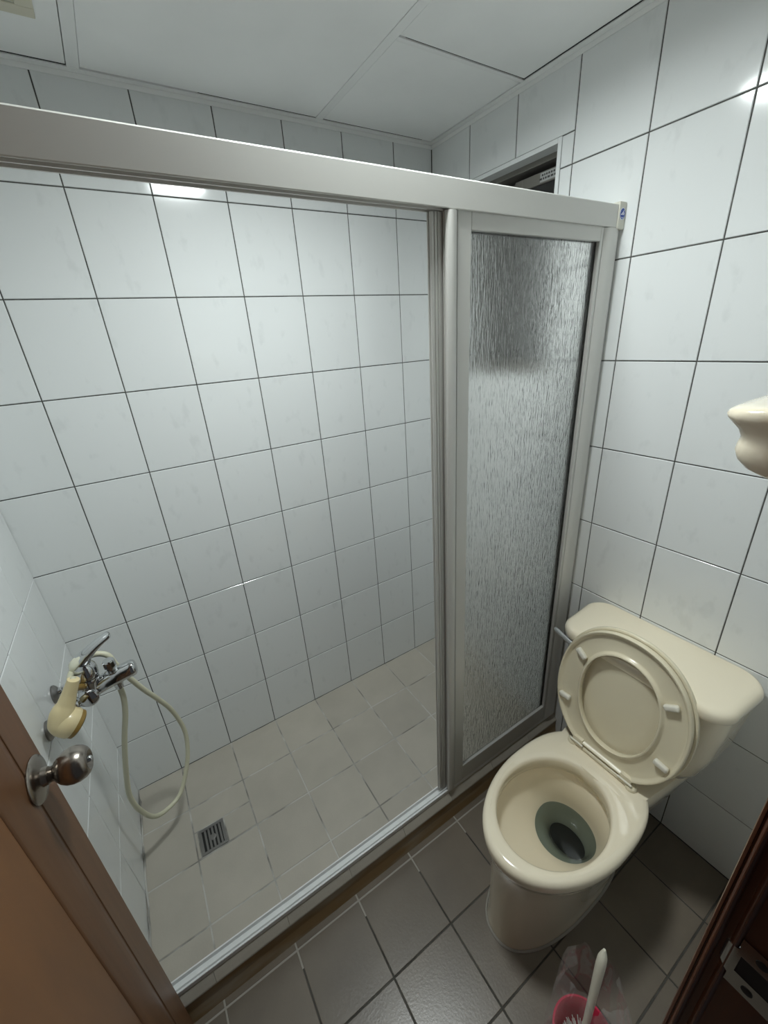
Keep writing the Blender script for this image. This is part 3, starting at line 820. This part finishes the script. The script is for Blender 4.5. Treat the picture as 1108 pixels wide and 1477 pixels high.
# tank
bm = new()
loft(bm, [rrect(1.405, 1.540, 0.135, 0.145, 0.396, 0.04), rrect(1.392, 1.545, 0.165, 0.172, 0.412, 0.045), rrect(1.384, 1.549, 0.185, 0.192, 0.45, 0.05), rrect(1.374, 1.553, 0.205, 0.212, 0.54, 0.05), rrect(1.366, 1.555, 0.216, 0.222, 0.64, 0.05), rrect(1.364, 1.556, 0.219, 0.225, 0.705, 0.05)])
obj('tank', bm, M['ceramic'], toilet, smooth=True, angle=60)
def lidring(g_, z, bow=0.0):
    r = rrect(1.352 + g_, 1.5575, 0.228 - g_, 0.236 - g_, z, 0.052 - g_ * 0.4)
    for v in r:
        if v.x < 1.45: v.x -= 0.016 * (1 - ((v.y - TY) / 0.24) ** 2)
    return r
bm = new(); loft(bm, [lidring(0.010, 0.7055), lidring(0.002, 0.707), lidring(0.0, 0.713), lidring(0.0, 0.726), lidring(0.003, 0.734), lidring(0.009, 0.7390), lidring(0.016, 0.7414), lidring(0.022, 0.7420), lidring(0.030, 0.7421)])
obj('tank_lid', bm, M['ceramic'], toilet, smooth=True, angle=45)
# flush lever on the far front corner of the tank
bm = new(); lathe(bm, (1.372, -0.918, 0.684), (-1, 0.1, 0), [(0, 0.013), (0.006, 0.013), (0.012, 0.008), (0.024, 0.007)], 18)
tube(bm, smooth_path([(1.350, -0.930, 0.688), (1.352, -0.905, 0.690), (1.360, -0.870, 0.691), (1.370, -0.838, 0.690)], 4), [0.006, 0.008, 0.0085, 0.009, 0.009, 0.0092, 0.0095, 0.0095, 0.0098, 0.0098, 0.0095, 0.0085, 0.005], 14, flat=(0.6, 1.0))
obj('flush_lever', bm, M['lever_metal'], toilet, smooth=True, angle=45)
# raised seat and lid: a plane leaning back from the hinge
HB = Vector((1.292, TY, 0.408))
LEAN = math.radians(7.5)
sv = Vector((math.sin(LEAN), 0, math.cos(LEAN)))          # up along the seat
sn = Vector((-math.cos(LEAN), 0, math.sin(LEAN)))         # towards the viewer side (-x)
def sp3(u, v, d):
    """u sideways (towards -y), v up the seat, d out of the seat's underside"""
    return HB + Vector((0, -u, 0)) + sv * v + sn * d
def seat_outline(vc, lo, hi, hw, flat, n=96, e=2.15):
    pts = []
    for k in range(n):
        t = 2 * math.pi * k / n
        c, s = math.cos(t), math.sin(t)
        u = math.copysign(abs(s) ** (2 / e), s) * hw
        v = vc + (math.copysign(abs(c) ** (2 / e), c) * (hi if c > 0 else lo))
        if v < flat: v = flat
        pts.append((u, v))
    return pts
OUT = seat_outline(0.205, 0.215, 0.215, 0.180, 0.010)
INN = seat_outline(0.215, 0.160, 0.140, 0.106, -1)
def lerp_ring(s, d, grow=0.0):
    r = []
    for (a, b), (c, e) in zip(OUT, INN):
        r.append(sp3(a + (c - a) * s, b + (e - b) * s, d))
    return r
bm = new()
rs = [(0.02, -0.006), (0.0, -0.002), (0.0, 0.010), (0.02, 0.0125), (0.07, 0.0125), (0.10, 0.0105), (0.14, 0.0045), (0.2, 0.0025), (0.5, 0.004), (0.82, 0.003), (0.88, 0.005), (0.91, 0.0105), (0.94, 0.0125), (0.985, 0.0125), (1.0, 0.0105), (1.0, -0.004), (0.97, -0.006)]
rv = loft(bm, [lerp_ring(s, d) for s, d in rs] + [lerp_ring(*rs[0])], False, False)
bmesh.ops.remove_doubles(bm, verts=bm.verts, dist=1e-5)
seat = obj('seat', bm, M['seat'], toilet, smooth=True, angle=60)
for u, v, ang in ((-0.124, 0.298, 126), (-0.143, 0.128, 87), (0.120, 0.302, 57), (0.138, 0.128, 99)):
    bm = new(); box(bm, -0.0080, 0.0080, -0.0180, 0.0180, 0.0, 0.0155, 0.006, 3)
    ca, sa = math.cos(math.radians(ang)), math.sin(math.radians(ang))
    for w in bm.verts:
        a, b, d = w.co
        w.co = sp3(u + a * ca - b * sa * -1, v + b * ca + a * sa * -1, 0.003 + d)
    obj('bumper', bm, M['bumper'], seat, smooth=True, angle=40)
bm = new()
LO = seat_outline(0.205, 0.213, 0.222, 0.186, 0.012)
def lidr(f, d):
    return [sp3(a * f, 0.21 + (b - 0.21) * f, d) for a, b in LO]
loft(bm, [lidr(0.10, -0.016), lidr(0.60, -0.0165), lidr(0.86, -0.016), lidr(0.94, -0.013), lidr(0.955, -0.0075), lidr(0.97, -0.0068), lidr(0.993, -0.0068), lidr(1.0, -0.0085), lidr(1.0, -0.016), lidr(0.985, -0.021), lidr(0.90, -0.0235), lidr(0.10, -0.025)])
obj('seat_cover', bm, M['seat'], toilet, smooth=True, angle=50)
# hinge bar with two knuckles
bm = new()
tube(bm, [(1.287, TY - 0.090, 0.403), (1.287, TY + 0.090, 0.403)], 0.0075, 12)
for s in (-1, 1):
    lathe(bm, (1.289, TY + s * 0.090, 0.3958), (0, 0, 1), [(0, 0.0155), (0.006, 0.0155), (0.011, 0.012), (0.0125, 0.007)], 20)
hinge = obj('hinge_bar', bm, M['seat'], toilet, smooth=True, angle=45)
for s in (-1, 1):
    bm = new(); box(bm, 1.281, 1.294, TY + s * 0.074 - 0.016, TY + s * 0.074 + 0.016, 0.405, 0.430, 0.003, 2)
    obj('hinge_knuckle', bm, M['seat'], hinge, smooth=True, angle=40)
    bm = new(); tube(bm, [(1.279, TY + s * 0.074 - 0.020, 0.4145), (1.279, TY + s * 0.074 + 0.020, 0.4145)], 0.0032, 10)
    obj('hinge_pin', bm, M['bumper'], hinge, smooth=True, angle=40)

# ------------------------------------------------------------------ ceramic wall fitting beside the door frame
fit = tag(empty('soap_dish', (0.86, YF, 1.51)), 'cream ceramic soap dish jutting from the wall beside the right door jamb', 'soap dish')
FXC, FA = 0.890, 0.092
FB = [(0.066, 1.4685), (0.092, 1.4688), (0.1065, 1.4710), (0.1170, 1.4750), (0.1240, 1.4815), (0.1270, 1.4890), (0.1262, 1.4950), (0.1250, 1.5010), (0.1285, 1.5075), (0.1350, 1.5135), (0.1385, 1.5170), (0.1395, 1.5200), (0.1378, 1.5230), (0.1325, 1.5260), (0.1225, 1.5280), (0.085, 1.5290)]
rings = []
def sp_(v, e): return math.copysign(abs(v) ** e, v)
for b, z in FB:
    f = 0.86 + 0.14 * (b / 0.1395)
    rings.append([Vector((FXC + FA * f * sp_(math.cos(t), 0.34), YF + 0.0015 + b * sp_(math.sin(t), 0.34), z)) for t in [math.pi * k / 40 for k in range(41)]])
bm = new(); loft(bm, rings)
obj('dish', bm, M['ceramic'], fit, smooth=True, angle=65)
bm = new(); box(bm, FXC - 0.070, FXC + 0.070, YF + 0.0012, YF + 0.012, 1.463, 1.537, 0.005, 3)
obj('wall_plate', bm, M['ceramic'], fit, smooth=True, angle=40)

# ------------------------------------------------------------------ toilet brush in its bagged cup
CX, CY = 0.872, -1.352
cup = tag(empty('brush_cup', (CX, CY, 0.0012)), 'pink red plastic brush cup on the floor by the door frame', 'brush holder')
bm = new(); lathe(bm, (CX, CY, 0.0012), (0, 0, 1), [(0, 0.050), (0.003, 0.053), (0.04, 0.052), (0.09, 0.057), (0.116, 0.062), (0.119, 0.066), (0.122, 0.066), (0.123, 0.062), (0.116, 0.0585), (0.09, 0.0535), (0.04, 0.048), (0.012, 0.046)], 40)
obj('cup', bm, M['red'], cup, smooth=True, angle=40)
br = tag(empty('toilet_brush', (CX, CY, 0.05)), 'white toilet brush standing in the pink red cup', 'brush')
hb, ht = Vector((0.868, -1.352, 0.085)), Vector((0.957, -1.3195, 0.312))
bm = new()
hp = [hb + (ht - hb) * t for t in (0, 0.12, 0.3, 0.5, 0.7, 0.85, 0.92, 0.96, 1.0)]
tube(bm, hp, [0.0085, 0.0088, 0.0095, 0.0105, 0.0120, 0.0130, 0.0120, 0.0085, 0.0035], 16, flat=(1.0, 0.8))
lathe(bm, hb, ht - hb, [(-0.045, 0.008), (0.006, 0.009), (0.012, 0.0075)], 14)
hd = obj('handle', bm, M['white_plastic'], br, smooth=True, angle=50)
bm = new()
for k in range(260):
    a = random.uniform(0, 2 * math.pi); h = random.uniform(-0.035, 0.004)
    r = random.uniform(0.032, 0.043)
    d = Vector((math.cos(a), math.sin(a), random.uniform(-0.1, 0.75)))
    p0 = hb + Vector((0, 0, h)); p1 = p0 + d * r
    tube(bm, [p0, p1], [0.0011, 0.0009], 4)
tag(obj('bristles', bm, M['bristle'], br), kind='stuff')
bag = None
bm = new()
rings = []
nb = 40
lv_ = [(0.0016, 0.072), (0.02, 0.078), (0.06, 0.080), (0.10, 0.082), (0.14, 0.080), (0.18, 0.076), (0.22, 0.072), (0.25, 0.066), (0.272, 0.056), (0.285, 0.050)]
ph = [random.uniform(0, 6.28) for _ in range(6)]
for z, r in lv_:
    t = max(0, (z - 0.1) / 0.185)
    cx_, cy_ = CX + 0.038 * t, CY + 0.020 * t
    w_ = 0.002 + 0.007 * max(0, (z - 0.03) / 0.25)
    rings.append([Vector((cx_ + math.cos(a) * rad_, cy_ + math.sin(a) * rad_, z + (0.012 * math.sin(3 * a + ph[3]) if z > 0.24 else 0))) for a, rad_ in
                  [(2 * math.pi * k / nb, r + w_ * math.sin(5 * 2 * math.pi * k / nb + ph[0] + z * 9) + w_ * 0.6 * math.sin(9 * 2 * math.pi * k / nb + ph[1] - z * 14)) for k in range(nb)]])
loft(bm, rings, True, False)
tag(obj('plastic_bag', bm, M['bag'], None, smooth=True), 'clear crumpled plastic bag around the brush cup', 'bag')
